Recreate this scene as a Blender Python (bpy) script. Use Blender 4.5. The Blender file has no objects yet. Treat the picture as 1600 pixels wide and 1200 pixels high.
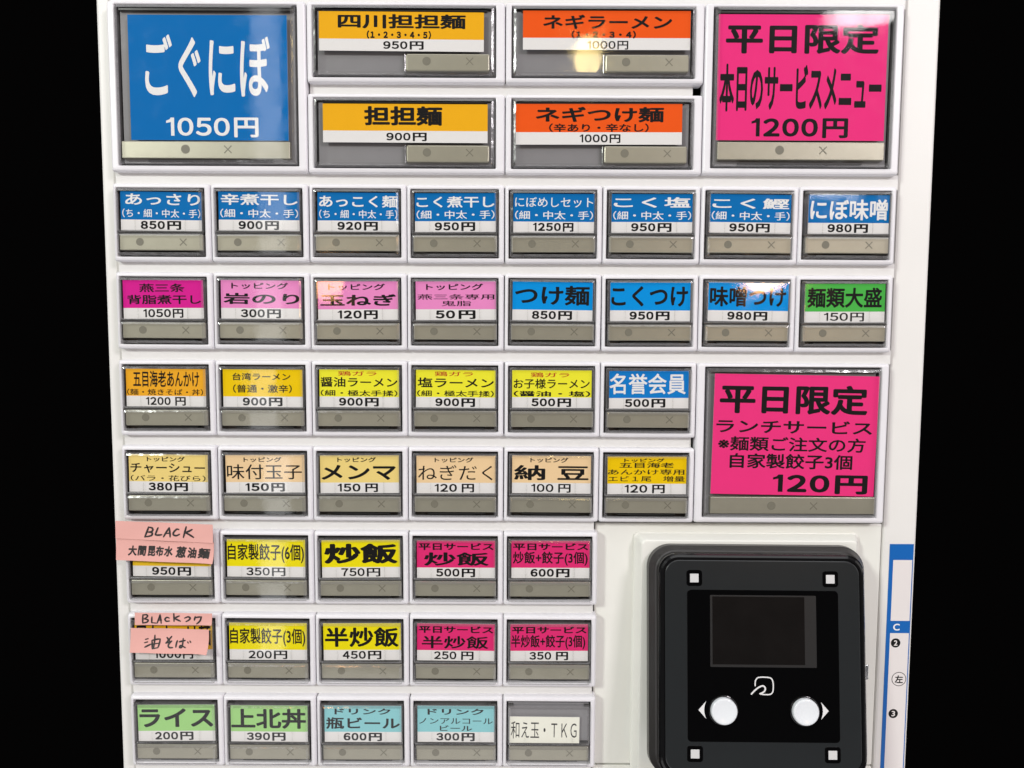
import bpy, bmesh, math, random
from mathutils import Vector, Matrix

random.seed(7)
MM = 0.001                                   # everything below is written in millimetres

# ------------------------------------------------------------------ camera, world, lamps, exposure
scene = bpy.context.scene
col = scene.collection


def W(x, y, z=0.0):
    """panel millimetres (right, up, out of the panel) -> world metres"""
    return Vector((x * MM, -z * MM, y * MM))


CAM_POS = (155.153, -55.856, 294.604)
CAM_ROT = (-0.07375, 0.00007, 0.00485)
cam_data = bpy.data.cameras.new('camera')
cam = bpy.data.objects.new('camera', cam_data)
col.objects.link(cam)
cam_data.sensor_width = 36.0
cam_data.lens = 1150.0 / 1600.0 * 36.0
cam_data.clip_start = 0.005
cam_data.clip_end = 50.0
_r = (Matrix.Rotation(CAM_ROT[0], 3, 'X') @ Matrix.Rotation(CAM_ROT[1], 3, 'Y') @ Matrix.Rotation(CAM_ROT[2], 3, 'Z'))
_m = Matrix(((1, 0, 0), (0, 0, -1), (0, 1, 0)))
cam.matrix_world = Matrix.Translation(W(*CAM_POS)) @ (_m @ _r).to_4x4()
scene.camera = cam

world = bpy.data.worlds.new('World')
scene.world = world
world.use_nodes = True
world.node_tree.nodes['Background'].inputs[0].default_value = (0.010, 0.009, 0.009, 1)
world.node_tree.nodes['Background'].inputs[1].default_value = 0.12

scene.view_settings.view_transform = 'Standard'
scene.view_settings.look = 'None'
scene.view_settings.exposure = 0.12
scene.view_settings.gamma = 1.0
scene.view_settings.use_curve_mapping = False
scene.cycles.max_bounces = 10
scene.cycles.transparent_max_bounces = 16
scene.cycles.caustics_reflective = False
scene.cycles.caustics_refractive = False


def lamp(name, pos, target, size, radiance, color, shape='RECTANGLE', spread=180):
    d = bpy.data.lights.new(name, 'AREA')
    d.shape = shape
    d.size = size[0] * MM
    d.size_y = size[1] * MM
    area = size[0] * size[1] * MM * MM * (math.pi / 4 if shape in ('DISK', 'ELLIPSE') else 1)
    d.energy = radiance * math.pi * area
    d.color = color
    d.spread = math.radians(spread)
    o = bpy.data.objects.new(name, d)
    col.objects.link(o)
    p, t = W(*pos), W(*target)
    o.location = p
    o.rotation_euler = (t - p).to_track_quat('-Z', 'Y').to_euler()
    return o


C0 = (155, -80, 0)
lamp('ceiling_and_fill_light', (-1060, 700, 1450), C0, (270, 270), 80.0, (0.96, 1.0, 0.93))
lamp('ceiling_and_fill_light', (1330, 720, 1450), (250, -80, 0), (320, 320), 44.0, (1.0, 0.92, 0.97))
lamp('ceiling_and_fill_light', (155, 1500, 900), C0, (2400, 1500), 1.6, (0.98, 0.985, 1.0))  # added broad fill from overhead, not a lamp of the room
lamp('room_bounce', (155, -1500, 1200), C0, (2600, 1400), .95, (0.98, 0.95, 0.97))
lamp('room_bounce', (-1500, -200, 900), C0, (900, 1600), 0.9, (1.0, 0.94, 0.98))
lamp('room_bounce', (1800, -200, 900), C0, (900, 1600), 1.0, (1.0, 0.96, 0.94))
lamp('doorway_light', (-430, 60, 1500), (57, -60, 0), (60, 1900), 2.6, (0.98, 0.99, 1.0))
lamp('pendant_lamp', (300, 505, 1300), (190, 40, 0), (58, 76), 19.0, (1.0, 0.76, 0.30), 'ELLIPSE')
lamp('pendant_lamp', (700, 44, 1300), (250, -40, 0), (90, 58), 42.0, (1.0, 0.56, 0.24), 'ELLIPSE')
lamp('pendant_lamp', (-230, 50, 1300), (82, -37, 0), (70, 80), 17.0, (1.0, 0.50, 0.18), 'ELLIPSE')
lamp('spot_lamp', (905, 610, 1300), (290, 60, 0), (170, 60), 16.0, (1.0, 0.98, 0.97), 'ELLIPSE')
lamp('spot_lamp', (850, 243, 1300), (285, 0, 0), (170, 26), 34.0, (0.98, 0.99, 1.0), 'ELLIPSE')


# ------------------------------------------------------------------ materials
def lin(c):
    return tuple(((v / 255) / 12.92 if v / 255 <= 0.04045 else ((v / 255 + 0.055) / 1.055) ** 2.4) for v in c)


MATS = {}


def mat(name, color, rough=0.5, spec=0.5, metal=0.0, noise=0.0, nscale=200.0, bump=0.0, bscale=600.0, coat=0.0):
    if name in MATS:
        return MATS[name]
    m = bpy.data.materials.new(name)
    m.use_nodes = True
    nt = m.node_tree
    b = nt.nodes['Principled BSDF']
    b.inputs['Base Color'].default_value = (*color, 1)
    b.inputs['Roughness'].default_value = rough
    b.inputs['Specular IOR Level'].default_value = spec
    b.inputs['Metallic'].default_value = metal
    b.inputs['Coat Weight'].default_value = coat
    b.inputs['Coat Roughness'].default_value = 0.08
    tc = nt.nodes.new('ShaderNodeTexCoord')
    if noise > 0:
        n = nt.nodes.new('ShaderNodeTexNoise')
        n.inputs['Scale'].default_value = nscale
        n.inputs['Detail'].default_value = 5
        nt.links.new(tc.outputs['Object'], n.inputs['Vector'])
        mx = nt.nodes.new('ShaderNodeMix')
        mx.data_type = 'RGBA'
        mx.inputs[6].default_value = (*[v * (1 - noise) for v in color], 1)
        mx.inputs[7].default_value = (*[min(1, v * (1 + noise * 0.6)) for v in color], 1)
        nt.links.new(n.outputs['Fac'], mx.inputs[0])
        nt.links.new(mx.outputs[2], b.inputs['Base Color'])
    if bump > 0:
        n2 = nt.nodes.new('ShaderNodeTexNoise')
        n2.inputs['Scale'].default_value = bscale
        n2.inputs['Detail'].default_value = 3
        nt.links.new(tc.outputs['Object'], n2.inputs['Vector'])
        bp = nt.nodes.new('ShaderNodeBump')
        bp.inputs['Strength'].default_value = bump
        bp.inputs['Distance'].default_value = 0.0005
        nt.links.new(n2.outputs['Fac'], bp.inputs['Height'])
        nt.links.new(bp.outputs['Normal'], b.inputs['Normal'])
    MATS[name] = m
    return m


def clear(name, tint, ior, rough, bump, bscale, frost=0.0):
    """thin clear plastic: lets light straight through, mirrors by Fresnel"""
    m = bpy.data.materials.new(name)
    m.use_nodes = True
    nt = m.node_tree
    nt.nodes.clear()
    out = nt.nodes.new('ShaderNodeOutputMaterial')
    mx = nt.nodes.new('ShaderNodeMixShader')
    tr = nt.nodes.new('ShaderNodeBsdfTransparent')
    tr.inputs[0].default_value = (*tint, 1)
    gl = nt.nodes.new('ShaderNodeBsdfAnisotropic')
    gl.inputs['Color'].default_value = (1, 1, 1, 1)
    # Schlick reflectance, the same from both sides of the thin sheet
    f0 = ((ior - 1) / (ior + 1)) ** 2
    lw = nt.nodes.new('ShaderNodeLayerWeight')
    lw.inputs['Blend'].default_value = 0.5
    pw = nt.nodes.new('ShaderNodeMath')
    pw.operation = 'POWER'
    pw.inputs[1].default_value = 5.0
    nt.links.new(lw.outputs['Facing'], pw.inputs[0])
    fr = nt.nodes.new('ShaderNodeMath')
    fr.operation = 'MULTIPLY_ADD'
    fr.inputs[1].default_value = 1 - f0
    fr.inputs[2].default_value = f0
    nt.links.new(pw.outputs[0], fr.inputs[0])
    tc = nt.nodes.new('ShaderNodeTexCoord')
    oi = nt.nodes.new('ShaderNodeObjectInfo')
    ad = nt.nodes.new('ShaderNodeVectorMath')
    ad.operation = 'ADD'
    cx = nt.nodes.new('ShaderNodeCombineXYZ')
    nt.links.new(oi.outputs['Random'], cx.inputs[0])
    nt.links.new(oi.outputs['Random'], cx.inputs[2])
    nt.links.new(tc.outputs['Object'], ad.inputs[0])
    nt.links.new(cx.outputs[0], ad.inputs[1])
    n = nt.nodes.new('ShaderNodeTexNoise')
    n.inputs['Scale'].default_value = bscale
    n.inputs['Detail'].default_value = 2
    nt.links.new(ad.outputs[0], n.inputs['Vector'])
    bp = nt.nodes.new('ShaderNodeBump')
    bp.inputs['Strength'].default_value = bump
    bp.inputs['Distance'].default_value = 0.001
    nt.links.new(n.outputs['Fac'], bp.inputs['Height'])
    nt.links.new(bp.outputs['Normal'], gl.inputs['Normal'])
    # smeared by fingers: roughness wanders
    n2 = nt.nodes.new('ShaderNodeTexNoise')
    n2.inputs['Scale'].default_value = 140
    n2.inputs['Detail'].default_value = 6
    nt.links.new(ad.outputs[0], n2.inputs['Vector'])
    mr = nt.nodes.new('ShaderNodeMapRange')
    mr.inputs['From Min'].default_value = 0.35
    mr.inputs['From Max'].default_value = 0.75
    mr.inputs['To Min'].default_value = rough
    mr.inputs['To Max'].default_value = rough + 0.09
    nt.links.new(n2.outputs['Fac'], mr.inputs['Value'])
    nt.links.new(mr.outputs[0], gl.inputs['Roughness'])
    nt.links.new(fr.outputs[0], mx.inputs[0])
    nt.links.new(tr.outputs[0], mx.inputs[1])
    nt.links.new(gl.outputs[0], mx.inputs[2])
    if frost > 0:                                   # frosted moulding edge: diffuse grey mixed in so it looks lit
        df = nt.nodes.new('ShaderNodeBsdfDiffuse')
        df.inputs[0].default_value = (.55, .54, .55, 1)
        m2 = nt.nodes.new('ShaderNodeMixShader')
        m2.inputs[0].default_value = frost
        nt.links.new(mx.outputs[0], m2.inputs[1])
        nt.links.new(df.outputs[0], m2.inputs[2])
        nt.links.new(m2.outputs[0], out.inputs[0])
    else:
        nt.links.new(mx.outputs[0], out.inputs[0])
    MATS[name] = m
    return m


M_FRAME = mat('white_frame_plastic', (0.755, 0.745, 0.775), 0.36, 0.45, noise=0.05, nscale=90, bump=0.05, bscale=1500)
M_STRIP = mat('white_filler_plastic', (0.745, 0.74, 0.725), 0.42, 0.45, noise=0.05, nscale=60)
M_PANEL = mat('cream_powder_coat', (0.785, 0.785, 0.735), 0.40, 0.45, noise=0.05, nscale=40, bump=0.08, bscale=2500)
M_OUTER = mat('white_powder_coat', (0.75, 0.74, 0.715), 0.42, 0.45, noise=0.05, nscale=40, bump=0.08, bscale=2500)
M_GAP = mat('shadow_gap_black', (0.012, 0.012, 0.012), 0.7)
M_RECESS = mat('recess_grey_plastic', (0.17, 0.163, 0.16), 0.38, noise=0.3, nscale=500)
M_BACKING = mat('backing_grey_plastic', (0.235, 0.23, 0.24), 0.45, noise=0.08, nscale=150)
M_HINGE = mat('hinge_dark_plastic', (0.06, 0.058, 0.056), 0.25, noise=0.3, nscale=700)
M_SLOT = mat('latch_slot_black', (0.010, 0.010, 0.010), 0.6)
M_BAR = mat('olive_status_bar', (0.405, 0.388, 0.312), 0.36, 0.5, metal=0.48, noise=0.07, nscale=300, bump=0.04, bscale=3000)
M_MARK = mat('status_mark_grey', (0.185, 0.175, 0.135), 0.5)
M_PAPER = mat('white_card_paper', (0.78, 0.765, 0.755), 0.6, 0.3, noise=0.025, nscale=120)
M_INK = mat('black_ink', (0.009, 0.0085, 0.0085), 0.6, 0.12)
M_INK_SOFT = mat('thin_black_ink', (0.022, 0.021, 0.02), 0.6, 0.12)
M_RED = mat('red_ink', (0.50, 0.045, 0.012), 0.55, 0.3)
M_WHITE = mat('white_ink', (0.80, 0.80, 0.80), 0.55, 0.3)
M_COVER = clear('clear_cover_plastic', (0.965, 0.965, 0.96), 1.56, 0.02, 0.03, 40)
M_EDGE = clear('clear_cover_edge', (0.84, 0.84, 0.84), 1.9, 0.11, 0.25, 160, frost=.09)
M_PINKNOTE = mat('pink_note_paper', (0.72, 0.385, 0.345), 0.75, 0.2, noise=0.04, nscale=90)
M_PEN = mat('black_marker', (0.020, 0.017, 0.017), 0.5)


def paper(rgb, k=0.90):
    name = 'card_print_%02x%02x%02x' % rgb
    return mat(name, tuple(min(0.85, v / k) for v in lin(rgb)), 0.62, 0.10, noise=0.03, nscale=150)


# ------------------------------------------------------------------ mesh helpers
class MB:
    """collects faces in panel millimetres, builds one mesh object"""

    def __init__(self):
        self.v, self.f, self.m = [], [], []

    def face(self, pts, mi=0):
        i = len(self.v)
        self.v += [tuple(p) for p in pts]
        self.f.append(tuple(range(i, i + len(pts))))
        self.m.append(mi)

    def rect(self, x0, x1, y0, y1, z, mi=0):
        self.face([(x0, y0, z), (x1, y0, z), (x1, y1, z), (x0, y1, z)], mi)

    def loft(self, rings, cap=True, capback=False, mi=0, mis=None, n=4, fn=None):
        """rings: (x0,x1,y0,y1,radius,z)"""
        base = len(self.v)
        cnt = 4 * (n + 1)
        for (x0, x1, y0, y1, r, z) in rings:
            r = max(r, 0.001)
            for (cx, cy, a0) in ((x1 - r, y1 - r, 0), (x0 + r, y1 - r, 90), (x0 + r, y0 + r, 180), (x1 - r, y0 + r, 270)):
                for k in range(n + 1):
                    a = math.radians(a0 + 90 * k / n)
                    p = (cx + r * math.cos(a), cy + r * math.sin(a), z)
                    self.v.append(fn(*p) if fn else p)
        for s in range(len(rings) - 1):
            for k in range(cnt):
                a = base + s * cnt + k
                b = base + s * cnt + (k + 1) % cnt
                self.f.append((a, b, b + cnt, a + cnt))
                self.m.append(mis[s] if mis else mi)
        if cap:
            s = base + (len(rings) - 1) * cnt
            self.f.append(tuple(range(s, s + cnt)))
            self.m.append(mis[-1] if mis else mi)
        if capback:
            self.f.append(tuple(reversed(range(base, base + cnt))))
            self.m.append(mi)

    def slab(self, x0, x1, y0, y1, z0, z1, r=0.2, b=0.2, mi=0, n=3):
        self.loft([(x0, x1, y0, y1, r, z0), (x0, x1, y0, y1, r, z1 - b),
                   (x0 + b * .3, x1 - b * .3, y0 + b * .3, y1 - b * .3, r, z1 - b * .3),
                   (x0 + b, x1 - b, y0 + b, y1 - b, max(r - b, .01), z1)], True, True, mi, n=n)

    def poly(self, pts, z, mi=0):
        self.face([(x, y, z) for x, y in pts], mi)

    def prism(self, pts, z0, z1, mi=0):
        n = len(pts)
        self.face([(x, y, z1) for x, y in pts], mi)
        for k in range(n):
            a, b = pts[k], pts[(k + 1) % n]
            self.face([(a[0], a[1], z0), (b[0], b[1], z0), (b[0], b[1], z1), (a[0], a[1], z1)], mi)

    def disc(self, cx, cy, r, z0, z1, n=32, mi=0):
        self.prism([(cx + r * math.cos(2 * math.pi * k / n), cy + r * math.sin(2 * math.pi * k / n)) for k in range(n)], z0, z1, mi)

    def mesh(self, name, mats, recalc=True, smooth=False):
        me = bpy.data.meshes.new(name)
        me.from_pydata([(x * MM, -z * MM, y * MM) for x, y, z in self.v], [], self.f)
        for m in mats:
            me.materials.append(m)
        me.polygons.foreach_set('material_index', self.m)
        if recalc:
            bm = bmesh.new()
            bm.from_mesh(me)
            bmesh.ops.remove_doubles(bm, verts=bm.verts, dist=1e-7)
            bmesh.ops.recalc_face_normals(bm, faces=bm.faces)
            bm.to_mesh(me)
            bm.free()
        if smooth:
            me.polygons.foreach_set('use_smooth', [True] * len(me.polygons))
        me.update()
        return me


def link(name, me, parent=None, loc=None):
    o = bpy.data.objects.new(name, me)
    col.objects.link(o)
    if parent:
        o.parent = parent
    if loc:
        o.location = W(*loc)
    return o


def thing(name, label, cat, loc, group=None):
    o = bpy.data.objects.new(name, None)
    o.empty_display_size = 0.01
    col.objects.link(o)
    o.location = W(*loc)
    o['label'] = label
    o['category'] = cat
    if group:
        o['group'] = group
    return o


# ---- lettering: the built-in font turned into flat meshes and fitted into boxes
_glyph = {}


def glyphs(s):
    if s not in _glyph:
        c = bpy.data.curves.new('lettering', 'FONT')
        c.body = s
        c.resolution_u = 5 if len(s) <= 5 else 3
        o = bpy.data.objects.new('lettering', c)
        col.objects.link(o)
        me = bpy.data.meshes.new_from_object(o.evaluated_get(bpy.context.evaluated_depsgraph_get()))
        vs = [(v.co.x, v.co.y) for v in me.vertices]
        fs = [tuple(p.vertices) for p in me.polygons]
        bpy.data.objects.remove(o)
        bpy.data.curves.remove(c)
        bpy.data.meshes.remove(me)
        xs = [v[0] for v in vs]
        ys = [v[1] for v in vs]
        _glyph[s] = (vs, fs, min(xs), max(xs), min(ys), max(ys))
    return _glyph[s]


def put_text(mb, s, x0, x1, ytop, ybot, z, off=0.02, mi=0, rot=0.0, shear=0.0):
    """fit a line of type into a box; weight is built up by overprinting slightly shifted copies"""
    s = s.replace('1', '１')
    vs, fs, a, b, c, d = glyphs(s)
    off *= 1.2
    if off < .006:
        shifts = [(0, 0)]
    elif off < .013:
        shifts = [(-off, 0), (off, 0), (0, off)]
    else:
        q = off * .75
        shifts = [(-off, 0), (off, 0), (0, off), (0, -off), (q, q), (-q, -q), (q, -q), (-q, q)]
    m = max(max(abs(p), abs(q)) for p, q in shifts)
    a, b, c, d = a - m, b + m, c - m, d + m
    sx = (x1 - x0) / (b - a)
    sy = (ytop - ybot) / (d - c)
    cx, cy = (x0 + x1) / 2, (ytop + ybot) / 2
    cr, sr = math.cos(rot), math.sin(rot)
    for n, (ox, oy) in enumerate(shifts):
        base = len(mb.v)
        for (x, y) in vs:
            X = x0 + (x + ox + shear * (y - c) - a) * sx - cx
            Y = ybot + (y + oy - c) * sy - cy
            mb.v.append((cx + X * cr - Y * sr, cy + X * sr + Y * cr, z + n * .004))
        for f in fs:
            mb.f.append(tuple(base + i for i in f))
            mb.m.append(mi)


def smooth_path(pts, sub=4):
    if len(pts) < 3:
        return pts
    out = []
    P = [pts[0]] + list(pts) + [pts[-1]]
    for i in range(1, len(P) - 2):
        p0, p1, p2, p3 = P[i - 1], P[i], P[i + 1], P[i + 2]
        for k in range(sub):
            t = k / sub
            out.append(tuple(0.5 * ((2 * p1[j]) + (-p0[j] + p2[j]) * t + (2 * p0[j] - 5 * p1[j] + 4 * p2[j] - p3[j]) * t * t +
                                    (-p0[j] + 3 * p1[j] - 3 * p2[j] + p3[j]) * t ** 3) for j in range(2)))
    out.append(tuple(pts[-1]))
    return out


def stroke(mb, pts, w, z, mi=0, curved=True, taper=False, zf=None):
    """a pen stroke: mitred ribbon with rounded ends"""
    p = smooth_path(pts, 5) if curved else [tuple(q) for q in pts]
    n = len(p)
    L, R = [], []
    for i in range(n):
        a = p[max(0, i - 1)]
        b = p[min(n - 1, i + 1)]
        dx, dy = b[0] - a[0], b[1] - a[1]
        l = math.hypot(dx, dy) or 1
        ww = w * 0.5
        if taper:
            t = i / (n - 1)
            ww *= 0.45 + 0.75 * math.sin(math.pi * (0.15 + 0.7 * t))
        nx, ny = -dy / l * ww, dx / l * ww
        zz = z + (zf(p[i]) if zf else 0)
        L.append((p[i][0] + nx, p[i][1] + ny, zz + i * 0.0006))
        R.append((p[i][0] - nx, p[i][1] - ny, zz + i * 0.0006))
    for i in range(n - 1):
        mb.face([L[i], R[i], R[i + 1], L[i + 1]], mi)
    for (i, s) in ((0, -1), (n - 1, 1)):
        a, b = L[i], R[i]
        c = ((a[0] + b[0]) / 2, (a[1] + b[1]) / 2)
        r = math.hypot(a[0] - b[0], a[1] - b[1]) / 2
        a0 = math.atan2(a[1] - c[1], a[0] - c[0])
        mb.face([(c[0] + r * math.cos(a0 - s * math.pi * k / 6), c[1] + r * math.sin(a0 - s * math.pi * k / 6), a[2]) for k in range(7)], mi)


# ------------------------------------------------------------------ the ticket machine's front
PX, PY = 38.0, 34.1026                 # button pitch
ROWTOP = lambda v: -PY * v             # v = -2 .. 6, row 0 is the first row of small buttons
XL, XR, YT, YB = -6.6, 320.3, 78.0, -252.0

machine = thing('ticket_machine', 'white front of a meal ticket machine holding every menu button and the card reader', 'ticket machine', (157, YB, 0))
oy = -YB


def mpart(name, mb, mats, **kw):
    # machine parts are built in panel coordinates and shifted to the machine's base
    mb.v = [(x - 157, y + oy, z) for x, y, z in mb.v]
    return link(name, mb.mesh(name, mats, **kw), machine)


b = MB()
b.slab(XL, XR, YB, YT, -60, -6.0, 3, 2)
mpart('cabinet_body', b, [M_GAP])
b = MB()
b.slab(XL, -0.95, YB, YT, -5.9, 0.0, 1.2, 1.0)
mpart('side_panel', b, [M_OUTER])
b = MB()
b.slab(306.55, XR, YB, YT, -5.9, 0.0, 1.2, 1.0)
mpart('side_panel', b, [M_OUTER])
# white filler strips that show between the button rows
TOPX = 305.6
for v in range(-2, 8):
    y1 = ROWTOP(v) + 5.0
    y0 = ROWTOP(v) - 0.9
    right = TOPX if v <= 2 else (227.0 if v in (3,) else 188.6)
    if v == 4:
        right = 188.6
    b = MB()
    if v == -1:
        b.slab(76.3, 224.6, y0, y1, -5.9, 2.3, 0.4, 0.4)
    else:
        b.slab(-0.1, right, y0, y1, -5.9, 2.3, 0.4, 0.4)
    mpart('filler_strip', b, [M_STRIP])
# the panel the card reader stands on
b = MB()
b.slab(189.3, 305.9, -236.2, -134.0, -5.9, 0.2, 0.5, 0.5)
mpart('reader_panel', b, [M_PANEL])
b = MB()
b.slab(189.3, 305.9, YB, -236.9, -5.9, 0.2, 0.5, 0.5)
mpart('lower_panel', b, [M_PANEL])
b = MB()
b.loft([(205.0, 296.4, -244, -137.6, 2.0, 0.15), (205.0, 296.4, -244, -137.6, 2.0, 0.9), (205.5, 295.8, -244, -138.0, 2.0, 1.1),
        (207.2, 293.6, -242, -139.4, 2.0, 5.6), (207.7, 293.1, -241.6, -139.9, 1.8, 5.95), (208.4, 292.4, -241, -140.6, 1.5, 6.0)], True, False)
mpart('mounting_plate', b, [M_PANEL])


# ------------------------------------------------------------------ buttons
def frame_mesh(w, h, win):
    """white plastic surround, local origin = its centre on the panel; win = (x0,x1,y0,y1) from the top-left corner"""
    b = MB()
    x0, x1, y1, y0 = 0.14, w - 0.14, 0.0, -h
    a = win
    rr = [(x0, x1, y0, y1, .9, 0.0), (x0, x1, y0, y1, .9, 4.2), (x0 + .1, x1 - .1, y0 + .12, y1 - .12, .9, 4.75),
          (x0 + .35, x1 - .35, y0 + .4, y1 - .4, .9, 5.2), (x0 + .8, x1 - .8, y0 + .95, y1 - .9, .8, 5.45),
          (a[0] - .45, a[1] + .45, a[2] - .45, a[3] + .45, .5, 5.5),
          (a[0] - .12, a[1] + .12, a[2] - .12, a[3] + .12, .3, 5.38), (a[0], a[1], a[2], a[3], .25, 5.1), (a[0], a[1], a[2], a[3], .25, 0.5)]
    b.loft(rr, cap=False)
    return b, rr[-1]


def centre(b, w, h):
    b.v = [(x - w / 2, y + h / 2, z) for x, y, z in b.v]
    return b


def recess_mesh(w, h, win, m):
    b = MB()
    a = win
    b.rect(a[0] + .01, a[1] - .01, a[2] + .01, a[3] - .01, 0.7)
    # inner walls of the well, 0.05 mm clear of the surround
    i = .05
    X0, X1, Y0, Y1 = a[0] + i, a[1] - i, a[2] + i, a[3] - i
    for (p, q) in (((X0, Y0), (X0, Y1)), ((X0, Y1), (X1, Y1)), ((X1, Y1), (X1, Y0)), ((X1, Y0), (X0, Y0))):
        b.face([(p[0], p[1], .7), (q[0], q[1], .7), (q[0], q[1], 3.4), (p[0], p[1], 3.4)])
    return centre(b, w, h).mesh('recess', [m], recalc=False)


def cover_mesh(w, h, panes, z1=7.3, bev=1.15, ribs=()):
    """one or two clear caps with bevelled rims"""
    b = MB()
    for (x0, x1, y0, y1) in panes:
        rings = [(x0, x1, y0, y1, .6, 1.6), (x0 + .1, x1 - .1, y0 + .1, y1 - .1, .6, z1 - bev * .8),
                 (x0 + bev * .45, x1 - bev * .45, y0 + bev * .45, y1 - bev * .45, .5, z1 - .22), (x0 + bev, x1 - bev, y0 + bev, y1 - bev, .4, z1)]
        b.loft(rings, True, False, mis=[1, 1, 1, 0])
    for (x0, x1, y0, y1) in ribs:
        b.slab(x0, x1, y0, y1, 6.1, 6.4, .05, .08, 0)
    return centre(b, w, h).mesh('clear_cover', [M_COVER, M_EDGE])


def cross_pts(cx, cy, s, t):
    p = [(t, s), (-t, s), (-t, t), (-s, t), (-s, -t), (-t, -t), (-t, -s), (t, -s), (t, -t), (s, -t), (s, t), (t, t)]
    c = math.sqrt(.5)
    return [(cx + (x - y) * c, cy + (x + y) * c) for x, y in p]


def strip_meshes(w, h, st, cxm, crm, cy, flat=False):
    b = MB()
    b.slab(st[0], st[1], st[2], st[3], 1.2, 5.9, 0.35, 0.35)
    s = centre(b, w, h).mesh('status_bar', [M_BAR])
    b = MB()
    b.disc(cxm, cy, 1.5, 5.85, 5.94)
    c = centre(b, w, h).mesh('circle_mark', [M_MARK])
    b = MB()
    b.prism(cross_pts(crm, cy, 1.85, .19), 5.85, 5.94)
    x = centre(b, w, h).mesh('cross_mark', [M_MARK])
    return s, c, x


SW, SH = 38.0, 30.0
S_WIN = (1.55, 35.75, -28.15, -1.8)
S_FRAME, _ = frame_mesh(SW, SH, S_WIN)
S_FRAME = centre(S_FRAME, SW, SH).mesh('surround', [M_FRAME])
S_RECESS = recess_mesh(SW, SH, S_WIN, M_RECESS)
S_COVER = cover_mesh(SW, SH, [(2.0, 35.4, -19.1, -2.15), (2.0, 35.4, -27.85, -19.2)], ribs=[(28.3, 28.6, -18.6, -13.6), (9.0, 9.2, -18.6, -14.2)])
S_BAR = strip_meshes(SW, SH, (2.65, 35.1, -25.8, -19.55), 10.6, 27.4, -22.55)
b = MB()
b.slab(2.1, 35.3, -19.5, -18.35, 1.2, 5.9, .2, .2)
b.slab(5.2, 32.9, -19.2, -18.8, 5.8, 6.05, .1, .1, mi=1)
S_HINGE = centre(b, SW, SH).mesh('hinge_bar', [M_HINGE, M_SLOT])
b = MB()
b.slab(7.6, 30.6, -26.9, -26.3, .75, 4.6, .1, .1)
b.slab(11.4, 26.2, -27.25, -26.2, .75, 4.2, .1, .1)
S_SLOT = centre(b, SW, SH).mesh('latch_slot', [M_SLOT])
b = MB()
b.slab(-1.15, 1.15, -.45, .45, .75, 5.6, .1, .1)
S_NOTCH = b.mesh('corner_notch_block', [M_HINGE])  # added dark block for the dark notch in each top corner

WW = 76.0
W_WIN = (2.4, 72.4, -28.1, -1.6)
_f, _ = frame_mesh(WW, SH, W_WIN)
W_FRAME = centre(_f, WW, SH).mesh('surround', [M_FRAME])
W_RECESS = recess_mesh(WW, SH, W_WIN, M_BACKING)
W_COVER = cover_mesh(WW, SH, [(2.75, 72.05, -27.75, -1.95)], bev=1.3)
b = MB()
b.rect(4.0, 70.9, -26.6, -3.0, 3.6)
W_BACK = centre(b, WW, SH).mesh('backing_plate', [M_BACKING])
b = MB()
b.slab(38.1, 70.0, -25.95, -19.4, .75, 5.9, .6, .5)
W_BAR0 = centre(b, WW, SH).mesh('status_bar', [M_BAR])
b = MB(); b.disc(46.0, -22.2, 1.6, 5.85, 5.94)
W_BAR1 = centre(b, WW, SH).mesh('circle_mark', [M_MARK])
b = MB(); b.prism(cross_pts(62.4, -22.2, 1.9, .18), 5.85, 5.94)
W_BAR2 = centre(b, WW, SH).mesh('cross_mark', [M_MARK])
b = MB()
b.slab(42.0, 66.0, -27.3, -26.7, .75, 4.6, .1, .1)
W_SLOT = centre(b, WW, SH).mesh('latch_slot', [M_SLOT])
b = MB()
b.slab(6, 69, -3.3, -2.7, .75, 4.4, .15, .15)
W_TOP = centre(b, WW, SH).mesh('hinge_bar', [M_SLOT])
b = MB()
b.slab(4.8, 37.4, -27.0, -26.45, .75, 5.0, .25, .25)
b.slab(37.3, 37.85, -26.4, -19.3, .75, 5.6, .2, .2)
W_RIB = centre(b, WW, SH).mesh('clear_rib', [M_EDGE])

BH = 63.9
B_WIN = (3.2, 72.6, -61.6, -1.5)
_f, _ = frame_mesh(WW, BH, B_WIN)
B_FRAME = centre(_f, WW, BH).mesh('surround', [M_FRAME])
B_RECESS = recess_mesh(WW, BH, B_WIN, M_BACKING)
b = MB()
b.rect(4.6, 71.2, -60.4, -3.0, 3.6)
B_BACK = centre(b, WW, BH).mesh('backing_plate', [M_BACKING])
B_COVER = cover_mesh(WW, BH, [(3.6, 72.2, -61.25, -1.85)], bev=1.5)
b = MB()
b.slab(4.6, 71.3, -3.6, -2.7, .75, 5.0, .15, .15)
B_SLOT0 = centre(b, WW, BH).mesh('latch_slot', [M_HINGE])
b = MB()
b.slab(14, 62.0, -59.9, -59.2, .75, 4.4, .1, .1)
b.slab(27, 49.0, -60.2, -59.1, .75, 4.2, .1, .1)
B_SLOT1 = centre(b, WW, BH).mesh('latch_slot', [M_SLOT])


def tilt(o, amt):
    o.rotation_euler = (random.uniform(-amt, amt), 0, random.uniform(-amt, amt))


INK = {'k': M_INK, 's': M_INK_SOFT, 'w': M_WHITE, 'r': M_RED}


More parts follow.
